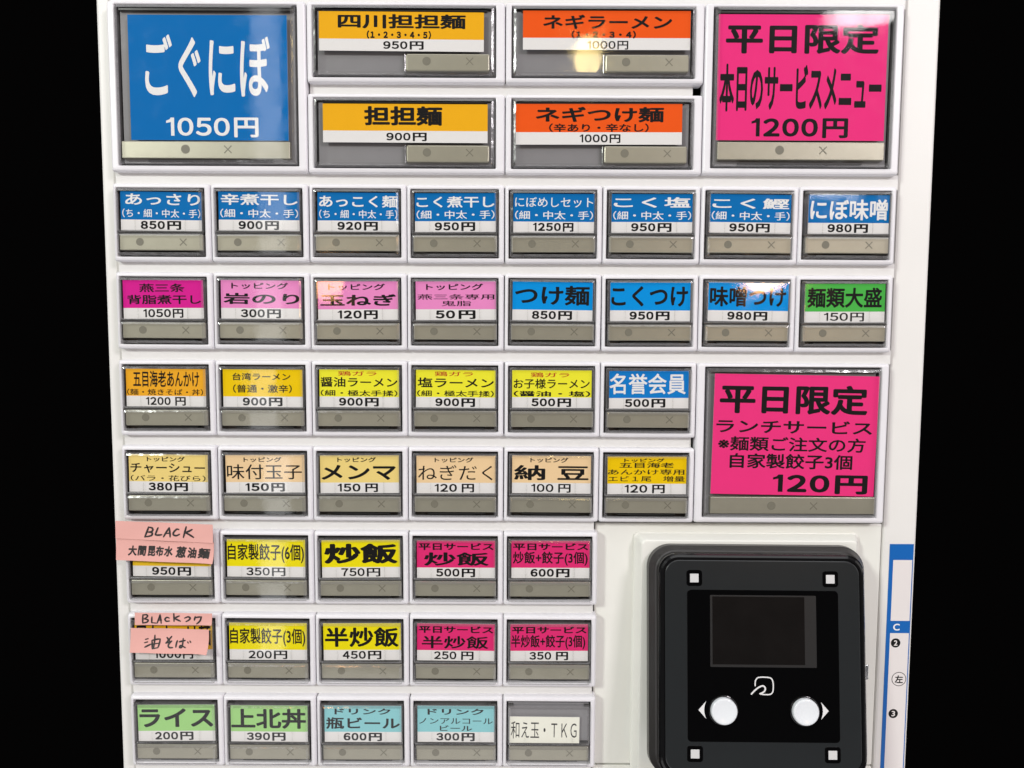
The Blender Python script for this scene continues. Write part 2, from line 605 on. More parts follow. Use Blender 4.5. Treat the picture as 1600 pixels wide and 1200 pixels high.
def price_text(mb, s, x0, x1, yt, yb, z, off, gap=None):
    digits = s.replace('円', '').strip()
    n = len(digits)
    if gap is None:
        gap = ' ' in s
    wide = x1 - x0
    if gap:
        d1, e0 = {4: (.62, .735), 3: (.565, .685), 2: (.5, .68)}[n]
    else:
        d1, e0 = {4: (.69, .735), 3: (.60, .655), 2: (.49, .575)}[n]
    hgt = yt - yb
    adv = [(.62 if ch == '1' else 1.0) for ch in digits]
    tot = sum(adv) - .12
    xx = x0
    for ch, ad in zip(digits, adv):
        full = chr(ord(ch) + 0xFEE0)
        u = wide * d1 / tot
        top, bot = yt - hgt * .02, yb + hgt * .07
        if ch == '1':                       # plain flagged numeral without a foot
            w1 = u * .44
            t1 = w1 * (.30 + 6.5 * off)
            P = lambda fx, fy: (xx + fx, bot + (top - bot) * fy, z)
            mb.face([P(w1 - t1, 0), P(w1, 0), P(w1, 1), P(w1 - t1, 1)])
            q = (w1 - t1) * .999
            mb.face([P(0, .70), P(q, .76), P(q, 1), P(q * .72, .90), P(0, .83)])
        else:
            put_text(mb, full, xx, xx + u * (ad - .13), top, bot, z, off * 1.25, 0)
        xx += u * ad
    put_text(mb, '円', x0 + wide * e0, x1, yt, yb, z, off * 1.1, 0)


def card(root, w, h, box, split, color, lines, price, rot=0.0, zc=5.55, offs=(0, 0)):
    """printed card: colour band above, white band below; lettering and price are its sub-parts"""
    x0, x1, yb, yt = box
    cx, cy = (x0 + x1) / 2 - w / 2 + offs[0], (yt + yb) / 2 + h / 2 + offs[1]
    cw, ch = x1 - x0, yt - yb
    ys = ch / 2 - ch * split
    b = MB()
    t = 0.18
    if split < .999:
        b.face([(-cw / 2, ys, t), (cw / 2, ys, t), (cw / 2, ch / 2, t), (-cw / 2, ch / 2, t)], 0)
        b.face([(-cw / 2, -ch / 2, t), (cw / 2, -ch / 2, t), (cw / 2, ys, t), (-cw / 2, ys, t)], 1)
    else:
        b.rect(-cw / 2, cw / 2, -ch / 2, ch / 2, t, 0)
    e = [(-cw / 2, -ch / 2), (cw / 2, -ch / 2), (cw / 2, ch / 2), (-cw / 2, ch / 2)]
    for k in range(4):
        p, q = e[k], e[(k + 1) % 4]
        b.face([(p[0], p[1], 0), (q[0], q[1], 0), (q[0], q[1], t), (p[0], p[1], t)], 1)
    b.rect(-cw / 2, cw / 2, -ch / 2, ch / 2, 0, 1)
    c = link('label_card', b.mesh('label_card', [paper(color), M_PAPER], recalc=False), root, (cx, cy, zc))
    c.rotation_euler = (0, math.radians(-rot), 0)
    X = lambda f: -cw / 2 + f * cw
    Y = lambda f: ch / 2 - f * ch
    if lines:
        b = MB()
        keys = sorted(set(l[6] for l in lines))
        for i, (s, a, d, t0, t1, off, ink) in enumerate(lines):
            put_text(b, s, X(a), X(d), Y(t0), Y(t1), t + .03, off, keys.index(ink))
        link('lettering', b.mesh('lettering', [INK[k] for k in keys], recalc=False), c)
    if price:
        s, a, d, t0, t1, off, ink = price
        b = MB()
        price_text(b, s, X(a), X(d), Y(t0), Y(t1), t + .03, off)
        link('price', b.mesh('price', [INK[ink]], recalc=False), c)
    return c


ROW_DY = (0, 0, -.1, -.15, -.25, -.35, -.45)        # how the rows sit on the panel, and how far the caps hang in their surrounds
CARD_H = (0, .15, 0, .3, .45, .55, .45)
CAP_DY = (0, 0, -.15, -.3, -.5, -.65, -.75)


def small_button(row, c, label, color, lines, price, split=.72, dx=0, box=None, blank=False):
    root = thing('small_menu_button', label, 'menu button',
                 (PX * c + SW / 2 + random.uniform(-.1, .1), ROWTOP(row) + ROW_DY[row] - SH / 2 + random.uniform(-.08, .08), 0),
                 'small menu buttons in rows on the ticket machine')
    root.rotation_euler = (0, random.uniform(-.003, .003), 0)
    link('surround', S_FRAME, root)
    link('recess', S_RECESS, root)
    if blank:
        b = MB()
        b.slab(2.2, 35.2, -18.6, -2.6, .75, 4.6, .2, .1)
        link('backing_plate', centre(b, SW, SH).mesh('backing_plate', [M_BACKING]), root)
    card(root, SW, SH, box or (3.4, 34.7, -18.2, -3.35 + CARD_H[row]), split, color, lines, price,
         rot=random.uniform(-.5, .5), offs=(dx + random.uniform(-.15, .15), random.uniform(-.12, .12) + CAP_DY[row]))
    cap = (0, CAP_DY[row], 0)
    s = link('status_bar', S_BAR[0], root, cap)
    link('circle_mark', S_BAR[1], s)
    link('cross_mark', S_BAR[2], s)
    link('hinge_bar', S_HINGE, root, cap)
    link('latch_slot', S_SLOT, root, cap)
    for cx in (3.2, 34.2):
        link('corner_notch_block', S_NOTCH, root, (cx - SW / 2, SH / 2 - 2.6 + CAP_DY[row], 0))
    cv = link('clear_cover', S_COVER, root, cap)
    tilt(cv, .006)
    return root


BLUE, CYAN, PINK, MAG = (2, 103, 170), (0, 138, 214), (222, 132, 188), (204, 30, 138)
ORG, YEL, LEM, GRN = (238, 162, 38), (245, 190, 4), (249, 222, 50), (72, 172, 72)
PEACH, TAN, ROSE, YOL, LGR, TEAL = (242, 196, 152), (240, 202, 124), (214, 44, 110), (248, 212, 14), (150, 200, 122), (130, 192, 198)
P3, P4 = (.245, .74), (.245, .745)


def PR(s, off=.030, ink='k', a=.245, d=.745, t0=.745, t1=.975):
    return (s, a, d, t0, t1, off, ink)


H = .027     # heavy
N = .018     # normal
T = .004     # thin
SUB = lambda s, a=.02, d=.985: (s, a, d, .44, .665, .010, 'w')
TOP = lambda a=.13, d=.84, t0=.06, t1=.225: ('トッピング', a, d, t0, t1, .018, 'k')
SVC = ('平日サービス', .02, .98, .065, .255, .026, 'k')

rows = [
    (0, 0, BLUE, [('あっさり', .06, .985, .05, .34, .016, 'w'), SUB('（ち・細・中太・手）')], PR('850円'), 'small button with blue card reading あっさり above 850円', 0),
    (0, 1, BLUE, [('辛煮干し', .03, .98, .05, .34, .018, 'w'), SUB('（細・中太・手）')], PR('900円'), 'small button with blue card reading 辛煮干し above 900円', 0),
    (0, 2, BLUE, [('あっこく麺', .02, .99, .07, .38, .018, 'w'), SUB('（ち・細・中太・手）')], PR('920円'), 'small button with blue card reading あっこく麺 above 920円', 0),
    (0, 3, BLUE, [('こく煮干し', .02, .985, .08, .37, .018, 'w'), SUB('（細・中太・手）')], PR('950円'), 'small button with blue card reading こく煮干し above 950円', 0),
    (0, 4, BLUE, [('にぼめしセット', .02, .985, .09, .35, .006, 'w'), SUB('（細・中太・手）')], PR('1250円'), 'small button with blue card reading にぼめしセット above 1250円', -.1),
    (0, 5, BLUE, [('こく塩', .025, .975, .08, .35, .020, 'w'), SUB('（細・中太・手）')], PR('950円'), 'small button with blue card reading こく塩 above 950円', 0),
    (0, 6, BLUE, [('こく鰹', .025, .975, .10, .37, .020, 'w'), SUB('（細・中太・手）')], PR('950円'), 'small button with blue card reading こく鰹 above 950円', 0),
    (0, 7, BLUE, [('にぼ味噌', .025, .98, .11, .65, .018, 'w')], PR('980円'), 'small button with blue card reading にぼ味噌 in tall letters above 980円', 0),

    (1, 0, MAG, [('燕三条', .205, .77, .09, .31, .016, 'k'), ('背脂煮干し', .05, .97, .38, .62, .018, 'k')], PR('1050円', .022), 'small button with magenta card reading 燕三条背脂煮干し above 1050円', -.2),
    (1, 1, PINK, [TOP(), ('岩のり', .03, .98, .33, .62, .022, 'k')], PR('300円', .026), 'small button with pink card reading 岩のり above 300円', 0),
    (1, 2, PINK, [TOP(), ('玉ねぎ', .03, .975, .33, .63, .024, 'k')], PR('120円'), 'small button with pink card reading 玉ねぎ above 120円', 0),
    (1, 3, PINK, [TOP(), ('燕三条専用', .02, .98, .33, .47, .010, 'k'), ('鬼脂', .32, .69, .50, .64, .006, 'k')], PR('50円'), 'small button with pink card reading 燕三条専用鬼脂 above 50円', 0),
    (1, 4, CYAN, [('つけ麺', .03, .96, .09, .60, .022, 'k')], PR('850円'), 'small button with bright cyan card reading つけ麺 above 850円', -.1),
    (1, 5, CYAN, [('こくつけ', .015, .97, .09, .62, .022, 'k')], PR('950円'), 'small button with bright cyan card reading こくつけ above 950円', -.1),
    (1, 6, CYAN, [('味噌つけ', .02, .97, .10, .62, .022, 'k')], PR('980円'), 'small button with bright cyan card reading 味噌つけ above 980円', 0),
    (1, 7, GRN, [('麺類大盛', .03, .96, .10, .62, .022, 'k')], PR('150円', .014, 's'), 'small button with mid green card reading 麺類大盛 above 150円', 0),

    (2, 0, ORG, [('五目海老あんかけ', .09, .92, .05, .48, .014, 'k'), ('（麺・焼きそば・丼）', .01, .965, .53, .70, .010, 'k')], PR('1200 円', .022), 'small button with orange card reading 五目海老あんかけ above 1200円', 0),
    (2, 1, YEL, [('台湾ラーメン', .12, .85, .09, .29, .016, 'k'), ('（普通・激辛）', .125, .865, .40, .62, .014, 'k')], PR('900円'), 'small button with amber card reading 台湾ラーメン above 900円', 0),
    (2, 2, LEM, [('鶏ガラ', .235, .72, .04, .165, .010, 'r'), ('醤油ラーメン', .015, .98, .20, .46, .014, 'k'), ('（細・極太手揉）', .015, .98, .54, .70, .012, 'k')], PR('900円'), 'small button with lemon yellow card reading 醤油ラーメン above 900円', 0),
    (2, 3, LEM, [('鶏ガラ', .235, .72, .04, .165, .010, 'r'), ('塩ラーメン', .02, .98, .20, .46, .016, 'k'), ('（細・極太手揉）', .015, .98, .54, .70, .012, 'k')], PR('900円'), 'small button with lemon yellow card reading 塩ラーメン above 900円', 0),
    (2, 4, LEM, [('鶏ガラ', .235, .72, .06, .19, .010, 'r'), ('お子様ラーメン', .02, .975, .225, .49, .012, 'k'), ('（醤油・塩）', .02, .985, .55, .70, .018, 'k')], PR('500円'), 'small button with lemon yellow card reading お子様ラーメン above 500円', -.2),
    (2, 5, (14, 116, 192), [('名誉会員', .005, .965, .07, .62, .014, 'w')], PR('500円', a=.2, d=.71), 'small button with blue card reading 名誉会員 above 500円', -.1),

    (3, 0, TAN, [TOP(.23, .71, .06, .19), ('チャーシュー', .02, .965, .235, .49, .014, 'k'), ('（バラ・花びら）', .02, .97, .55, .71, .010, 'k')], PR('380円'), 'small button with tan card reading チャーシュー above 380円', 0),
    (3, 1, PEACH, [TOP(.23, .71, .06, .19), ('味付玉子', .015, .965, .25, .65, .006, 'k')], PR('150円'), 'small button with peach card reading 味付玉子 above 150円', 0),
    (3, 2, TAN, [TOP(.22, .71, .05, .18), ('メンマ', .015, .96, .25, .65, .022, 'k')], PR('150 円', .024, a=.22, d=.73), 'small button with tan card reading メンマ above 150円', -.3),
    (3, 3, PEACH, [TOP(.23, .72, .05, .18), ('ねぎだく', .02, .965, .25, .65, .004, 'k')], PR('120 円', .022, a=.23, d=.73), 'small button with peach card reading ねぎだく above 120円', 0),
    (3, 4, PEACH, [TOP(.23, .71, .05, .18), ('納 豆', .025, .97, .25, .65, .020, 'k')], PR('100 円', .018), 'small button with peach card reading 納豆 above 100円', 0),
    (3, 5, (243, 188, 4), [TOP(.21, .72, .05, .155), ('五目海老', .15, .84, .16, .30, .012, 'k'), ('あんかけ専用', .005, .975, .335, .485, .010, 'k'), ('エビ1尾　増量', .01, .98, .515, .665, .010, 'k')],
     PR('120 円', .022, a=.22, d=.73), 'small button with amber card of four lines reading 五目海老あんかけ専用 above 120円', 0),

    (4, 0, (240, 186, 40), [('昆布水', .1, .9, .1, .55, .018, 'k')], PR('950円', .028), 'small button under the pink BLACK notes showing 950円', 0),
    (4, 1, YOL, [('自家製餃子(6個)', .01, .985, .11, .62, .014, 'k')], PR('350円', .018), 'small button with yellow card reading 自家製餃子(6個) above 350円', 0),
    (4, 2, YOL, [('炒飯', .03, .97, .09, .63, .034, 'k')], PR('750円', .018), 'small button with yellow card reading 炒飯 above 750円', 0),
    (4, 3, ROSE, [SVC, ('炒飯', .09, .92, .31, .67, .022, 'k')], PR('500円', .026), 'small button with rose card reading 平日サービス炒飯 above 500円', 0),
    (4, 4, ROSE, [SVC, ('炒飯+餃子(3個)', .02, .975, .285, .66, .016, 'k')], PR('600円'), 'small button with rose card reading 炒飯+餃子(3個) above 600円', -.1),

    (5, 0, (240, 176, 24), [('昆布水つけ麺', .02, .98, .06, .62, .020, 'k')], PR('1000円', .026), 'small button under two separate pink notes, price 1000円 half covered', 0),
    (5, 1, YOL, [('自家製餃子(3個)', .01, .98, .14, .63, .014, 'k')], PR('200円', .018), 'small button with yellow card reading 自家製餃子(3個) above 200円', 0),
    (5, 2, YOL, [('半炒飯', .02, .97, .11, .64, .024, 'k')], PR('450円', .022), 'small button with yellow card reading 半炒飯 above 450円', 0),
    (5, 3, ROSE, [SVC, ('半炒飯', .06, .92, .33, .67, .016, 'k')], PR('250 円', .020, a=.22, d=.73), 'small button with rose card reading 平日サービス半炒飯 above 250円', 0),
    (5, 4, ROSE, [SVC, ('半炒飯+餃子(3個)', .01, .965, .29, .68, .016, 'k')], PR('350 円', .024), 'small button with rose card reading 半炒飯+餃子(3個) above 350円', -.2),

    (6, 0, LGR, [('ライス', .02, .98, .10, .62, .026, 'k')], PR('200円', .026, a=.215, d=.715), 'small button with light green card reading ライス above 200円', 0),
    (6, 1, LGR, [('上北丼', .005, .98, .09, .64, .024, 'k')], PR('390円', .026, a=.205, d=.71), 'small button with light green card reading 上北丼 above 390円', 0),
    (6, 2, TEAL, [('ドリンク', .13, .86, .075, .24, .022, 'k'), ('瓶ビール', .02, .98, .32, .64, .020, 'k')], PR('600円'), 'small button with teal card reading 瓶ビール above 600円', 0),
    (6, 3, TEAL, [('ドリンク', .13, .86, .08, .245, .022, 'k'), ('ノンアルコール', .02, .98, .34, .50, .006, 'k'), ('ビール', .29, .71, .54, .69, .012, 'k')], PR('300円'), 'small button with teal card reading ノンアルコールビール above 300円', 0),
]
for (r, c, colr, lines, price, label, dx) in rows:
    small_button(r, c, label, colr, lines, price, dx=dx)
# the last small button: a short white paper strip on bare grey backing, no price
small_button(6, 4, 'small grey button with plain white paper reading 和え玉・TKG and no price', (236, 228, 214),
             [('和え玉・ＴＫＧ', .02, .96, .17, .80, .002, 'k')], None, split=1.0, box=(2.9, 31.4, -18.9, -7.4), blank=True)


def wide_button(x, y, label, color, box, lines, price):
    root = thing('wide_menu_button', label, 'menu button', (x + WW / 2, y - SH / 2, 0), 'wide menu buttons at the top of the machine')
    link('surround', W_FRAME, root)
    link('recess', W_RECESS, root)
    link('backing_plate', W_BACK, root)
    card(root, WW, SH, box, .695, color, lines, price, rot=random.uniform(-.3, .3))
    s = link('status_bar', W_BAR0, root)
    link('circle_mark', W_BAR1, s)
    link('cross_mark', W_BAR2, s)
    link('latch_slot', W_SLOT, root)
    link('hinge_bar', W_TOP, root)
    link('clear_rib', W_RIB, root)
    tilt(link('clear_cover', W_COVER, root), .004)
    return root


AMB, VERM = (238, 166, 24), (232, 84, 22)
Y0, Y1 = ROWTOP(-2), ROWTOP(-1)
wide_button(76, Y0, 'wide button with amber card reading 四川担担麺 above 950円', AMB, (5.05, 67.8, -18.5, -4.0),
            [('四川担担麺', .115, .89, .06, .43, .026, 'k'), ('（１・２・３・４・５）', .29, .68, .48, .69, .050, 'k')], PR('950円', .024, a=.39, d=.635, t0=.745, t1=.96))
wide_button(76, Y1, 'wide button with amber card reading 担担麺 above 900円', AMB, (6.1, 69.3, -18.5, -4.0),
            [('担担麺', .25, .725, .06, .56, .030, 'k')], PR('900円', .024, a=.385, d=.63, t0=.74, t1=.96))
wide_button(152, Y0, 'wide button with vermilion card reading ネギラーメン above 1000円', VERM, (6.65, 70.3, -17.65, -3.27),
            [('ネギラーメン', .12, .89, .10, .47, .024, 'k'), ('（１・２・３・４）', .29, .675, .51, .71, .050, 'k')], PR('1000円', .014, a=.385, d=.63, t0=.77, t1=.99))
wide_button(152, Y1, 'wide button with vermilion card reading ネギつけ麺 above 1000円', VERM, (4.1, 67.9, -18.9, -3.65),
            [('ネギつけ麺', .12, .89, .07, .45, .026, 'k'), ('（辛あり・辛なし）', .2, .8, .48, .69, .020, 'k')], PR('1000円', .020, a=.385, d=.63, t0=.745, t1=.96))


def large_button(x, y, label, color, box, lines, price, st, marks, rot=0):
    root = thing('large_menu_button', label, 'menu button', (x + WW / 2, y - BH / 2, 0), 'large menu buttons')
    link('surround', B_FRAME, root)
    link('recess', B_RECESS, root)
    link('backing_plate', B_BACK, root)
    card(root, WW, BH, box, 1.0, color, lines, price, rot=rot)
    b = MB()
    b.slab(*st, .75, 5.9, .3, .3)
    s = link('status_bar', centre(b, WW, BH).mesh('status_bar', [M_BAR]), root)
    b = MB(); b.disc(marks[0], marks[2], 1.7, 5.85, 5.94)
    link('circle_mark', centre(b, WW, BH).mesh('circle_mark', [M_MARK]), s)
    b = MB(); b.prism(cross_pts(marks[1], marks[2], 2.0, .2), 5.85, 5.94)
    link('cross_mark', centre(b, WW, BH).mesh('cross_mark', [M_MARK]), s)
    link('latch_slot', B_SLOT0, root)
    link('latch_slot', B_SLOT1, root)
    tilt(link('clear_cover', B_COVER, root), .004)
    return root


large_button(0, Y0, 'large button with deep blue card reading ごぐにぼ above 1050円', (0, 101, 170), (8.4, 68.9, -52.1, -5.5),
             [('ごぐにぼ', .10, .89, .155, .655, .014, 'w')], ('1050円', .225, .81, .815, .975, .018, 'w'),
             (4.6, 69.4, -59.0, -52.5), (29.2, 45.5, -55.5))
large_button(228, Y0, 'large button with hot pink card reading 本日のサービスメニュー above 1200円', (226, 48, 122), (4.95, 69.4, -51.1, -4.3),
             [('平日限定', .045, .95, .07, .31, .026, 'k'), ('本日のサービスメニュー', .015, .975, .39, .77, .024, 'k')], ('1200円', .21, .785, .82, .98, .024, 'k'),
             (5.6, 69.8, -58.5, -51.7), (29.5, 46.2, -54.8))
large_button(228, ROWTOP(2) - .4, 'large button with hot pink card reading ランチサービス above 120円', (238, 52, 122), (6.6, 71.5, -52.4, -4.5),
             [('平日限定', .035, .935, .08, .325, .026, 'k'), ('ランチサービス', .02, .97, .375, .485, .018, 'k'),
              ('※麺類ご注文の方', .035, .935, .515, .635, .016, 'k'), ('自家製餃子3個', .11, .86, .655, .78, .018, 'k')],
             ('120円', .38, .96, .825, .985, .028, 'k'), (6.3, 71.8, -60.0, -53.2), (30.6, 47.4, -56.7), rot=-.8)


# ------------------------------------------------------------------ card reader
TX, TY, TZ = 252.0, -184.1, 21.0
TILT, ROLL = -0.1298, -0.0043
reader = thing('card_reader', 'black contactless card reader with small dark screen and two round white buttons', 'card reader', (TX, TY, 6.0))


def T(u, v, w):
    """reader-face millimetres -> millimetres relative to the reader's base"""
    x = u * math.cos(ROLL) - v * math.sin(ROLL)
    y = u * math.sin(ROLL) + v * math.cos(ROLL)
    return (x, y * math.cos(TILT) - w * math.sin(TILT), TZ - 6.0 + y * math.sin(TILT) + w * math.cos(TILT))


M_BODY = mat('reader_body_charcoal', (0.036, 0.034, 0.0335), 0.30, 0.5, bump=0.05, bscale=3000)
M_RIM = mat('reader_rim_gloss_black', (0.006, 0.006, 0.0065), 0.14, 0.5)
M_FACE = mat('reader_face_grey', (0.0185, 0.0208, 0.0222), 0.22, 0.45, noise=0.05, nscale=120)
M_GLASS = mat('reader_glass_black', (0.0022, 0.0022, 0.0024), 0.10, 0.35)
M_SCREEN = mat('reader_screen_off', (0.0085, 0.0075, 0.0072), 0.16, 0.5, noise=0.35, nscale=90)
M_SCREENB = mat('reader_screen_border', (0.026, 0.0255, 0.0255), 0.25, 0.5)
M_LED = mat('reader_lamp_window', (0.60, 0.60, 0.60), 0.4)
M_BTN = mat('reader_button_white', (0.74, 0.77, 0.80), 0.22, 0.5)
M_PRINT = mat('reader_white_print', (0.72, 0.72, 0.72), 0.5)
M_CHROME = mat('reader_chrome', (0.7, 0.7, 0.7), 0.12, 0.5, metal=1.0)

b = MB()
# back ring sits on the plate, the front ring follows the tilted face
NR = 10
b0 = len(b.v)


def ring_flat(x0, x1, y0, y1, r, z):
    pts = []
    for (cx, cy, a0) in ((x1 - r, y1 - r, 0), (x0 + r, y1 - r, 90), (x0 + r, y0 + r, 180), (x1 - r, y0 + r, 270)):
        for k in range(NR + 1):
            a = math.radians(a0 + 90 * k / NR)
            pts.append((cx + r * math.cos(a), cy + r * math.sin(a), z))
    return pts


def ring_face(hw, hh, r, w):
    return [T(*p) for p in ring_flat(-hw, hw, -hh, hh, r, w)]


def loft_rings(b, rings, mi=0, cap=True):
    cnt = len(rings[0])
    for s in range(len(rings) - 1):
        for k in range(cnt):
            k2 = (k + 1) % cnt
            b.face([rings[s][k], rings[s][k2], rings[s + 1][k2], rings[s + 1][k]], mi)
    if cap:
        b.face(rings[-1], mi)


wedge0 = ring_flat(-39.5, 39.5, -41.5, 40.5, 8.0, -0.3)
wedge1 = ring_face(40.5, 42.0, 8.0, -10.0)
back = ring_face(42.6, 44.5, 9.0, -10.2)
back1 = ring_face(42.9, 44.8, 9.2, -9.6)
mid = ring_face(42.6, 44.5, 9.0, -6.9)
mid1 = ring_face(42.2, 44.1, 8.8, -6.4)
front = ring_face(40.6, 43.0, 8.0, -4.2)
front2 = ring_face(40.1, 42.5, 7.6, -3.8)
loft_rings(b, [wedge0, wedge1, back, back1, mid, mid1, front, front2])
link('body', b.mesh('body', [M_BODY]), reader)

b = MB()
loft_rings(b, [ring_face(39.6, 42.0, 7.0, -3.8), ring_face(39.9, 42.3, 7.0, -2.4), ring_face(39.8, 42.2, 7.0, -1.2), ring_face(39.3, 41.7, 6.8, -.5),
               ring_face(38.6, 41.0, 6.4, -.15), ring_face(37.9, 40.3, 5.8, -.2), ring_face(37.7, 40.1, 5.6, -.6)])
link('rim', b.mesh('rim', [M_RIM], smooth=False), reader)
b = MB()
loft_rings(b, [ring_face(37.5, 39.9, 5.5, -.9), ring_face(37.5, 39.9, 5.5, -.35), ring_face(37.2, 39.6, 5.3, -.2)])
face = link('face_plate', b.mesh('face_plate', [M_FACE]), reader)


def tslab(x0, x1, y0, y1, z0, z1, r, bev, name, m, parent):
    b = MB()
    rr = [(x0, x1, y0, y1, r, z0), (x0, x1, y0, y1, r, z1 - bev), (x0 + bev, x1 - bev, y0 + bev, y1 - bev, max(r - bev, .05), z1)]
    b.loft(rr, True, False, n=6, fn=T)
    return link(name, b.mesh(name, [m]), parent)


gl = tslab(-29.1, 29.2, -28.6, 28.65, -.5, -.08, 1.6, .06, 'glass_panel', M_GLASS, reader)
sc = tslab(-20.2, 20.6, -.5, 26.7, -.3, -.02, .3, .03, 'screen', M_SCREENB, reader)
tslab(-19.4, 16.1, .5, 26.2, -.3, .04, .2, .02, 'display_area', M_SCREEN, sc)
for (sx, sy) in ((-1, 1), (1, 1), (-1, -1), (1, -1)):
    cx, cy = 26.25 * sx, 33.1 * sy
    ring = tslab(cx - 3.05, cx + 3.05, cy - 3.05, cy + 3.05, -.5, -.08, 1.2, .05, 'lamp_window', M_GLASS, reader)
    tslab(cx - 1.65, cx + 1.65, cy - 1.65, cy + 1.65, -.4, 0.0, .1, .03, 'lamp', M_LED, ring)
for cx in (-15.4, 15.7):
    b = MB()
    prof = [(5.6, -.3), (5.6, .10), (5.35, .22)]
    n = 48
    rings = [[T(cx + r * math.cos(2 * math.pi * k / n), -16.7 + r * math.sin(2 * math.pi * k / n), w) for k in range(n)] for r, w in prof]
    loft_rings(b, rings)
    well = link('button_well', b.mesh('button_well', [M_RIM]), reader)
    b = MB()
    prof = [(5.05, -.1), (5.05, 1.2), (4.9, 1.6), (4.55, 1.85), (4.1, 1.80), (3.2, 1.55), (2.2, 1.40), (1.0, 1.33), (.15, 1.32)]
    rings = [[T(cx + r * math.cos(2 * math.pi * k / n), -16.7 + r * math.sin(2 * math.pi * k / n), w) for k in range(n)] for r, w in prof]
    loft_rings(b, rings)
    link('push_button', b.mesh('push_button', [M_BTN], smooth=True), reader)
for s in (-1, 1):
    b = MB()
    pts = [(24.9 if s > 0 else -24.9, -16.65), (22.0 * s, -13.4)]
    c = 15.55 * s
    a0 = math.atan2(3.1, 6.45)
    for k in range(9):
        a = a0 - 2 * a0 * k / 8
        pts.append((c + s * 7.15 * math.cos(a), -16.65 + 7.15 * math.sin(a)))
    pts.append((22.0 * s, -19.9))
    seq = [T(x, y, -.03) for x, y in pts]
    b.face(seq if s > 0 else list(reversed(seq)))
    link('arrow_mark', b.mesh('arrow_mark', [M_PRINT]), reader)
b = MB()
stroke(b, [(-3.12, -7.41), (-3.11, -6.01), (-2.74, -5.03), (-1.88, -4.32), (0.13, -4.16), (2.41, -4.35), (3.27, -4.91), (3.68, -5.95), (3.81, -7.63),
           (3.65, -9.31), (3.07, -10.3), (2.06, -10.66), (0.35, -10.67), (-1.22, -10.45)], .46, -.03)
stroke(b, [(-1.3, -10.40), (-0.35, -9.98), (0.5, -9.34), (0.73, -8.36), (0.23, -7.59), (-0.48, -7.46), (-1.92, -8.1), (-3.36, -9.24), (-4.58, -10.51)], .58, -.028)
b.v = [T(*p) for p in b.v]
link('contactless_symbol', b.mesh('contactless_symbol', [M_PRINT], recalc=False), reader)
b = MB()
b.slab(40.2, 42.5, -7.0, -1.0, 8.5, 11.5, .6, .4)
link('side_latch', b.mesh('side_latch', [M_CHROME]), reader)


# ------------------------------------------------------------------ instruction sticker on the right
M_SBLUE = mat('sticker_blue', (0.004, 0.115, 0.42), 0.35, 0.4)
M_SWHITE = mat('sticker_white', (0.74, 0.70, 0.69), 0.4, 0.4, noise=.03, nscale=80)
stk = thing('instruction_sticker', 'white instruction sticker with blue border and numbered steps beside the card reader', 'sticker', (315.6, -245, 0))
ox, oyy = 315.6, -245


def spart(name, b, m):
    b.v = [(x - ox, y - oyy, z) for x, y, z in b.v]
    return link(name, b.mesh(name, [m], recalc=False), stk)


b = MB()
b.loft([(309.55, 319.3, -247, -142.3, .1, .02), (309.55, 319.3, -247, -142.3, .1, .12)], True, False)
bd = spart('blue_border', b, M_SBLUE)
b = MB(); b.rect(311.15, 318.9, -174.4, -148.9, .16); spart('white_field', b, M_SWHITE)
b = MB(); b.rect(311.15, 318.9, -245.5, -179.6, .16); spart('white_field', b, M_SWHITE)
b = MB(); put_text(b, 'C', 312.3, 315.0, -175.6, -178.5, .17, .02); spart('heading', b, M_WHITE)
for (s, cx, cy) in (('2', 313.6, -183.75), ('3', 313.9, -213.9)):
    b = MB(); b.disc(cx, cy, 1.95, .165, .19); spart('step_dot', b, M_INK)
    b = MB(); put_text(b, s, cx - .75, cx + .75, cy + 1.15, cy - 1.15, .21, .02); spart('step_number', b, M_SWHITE)
b = MB()
n = 40
for k in range(n):
    a, c = 2 * math.pi * k / n, 2 * math.pi * (k + 1) / n
    b.face([(315.6 + r * math.cos(t), -199.1 + r * math.sin(t), .19) for r, t in ((2.75, a), (3.0, a), (3.0, c), (2.75, c))])
spart('ringed_character', b, M_INK_SOFT)
b = MB(); put_text(b, '左', 313.9, 317.3, -197.5, -200.8, .2, .02); spart('ringed_character', b, M_INK)


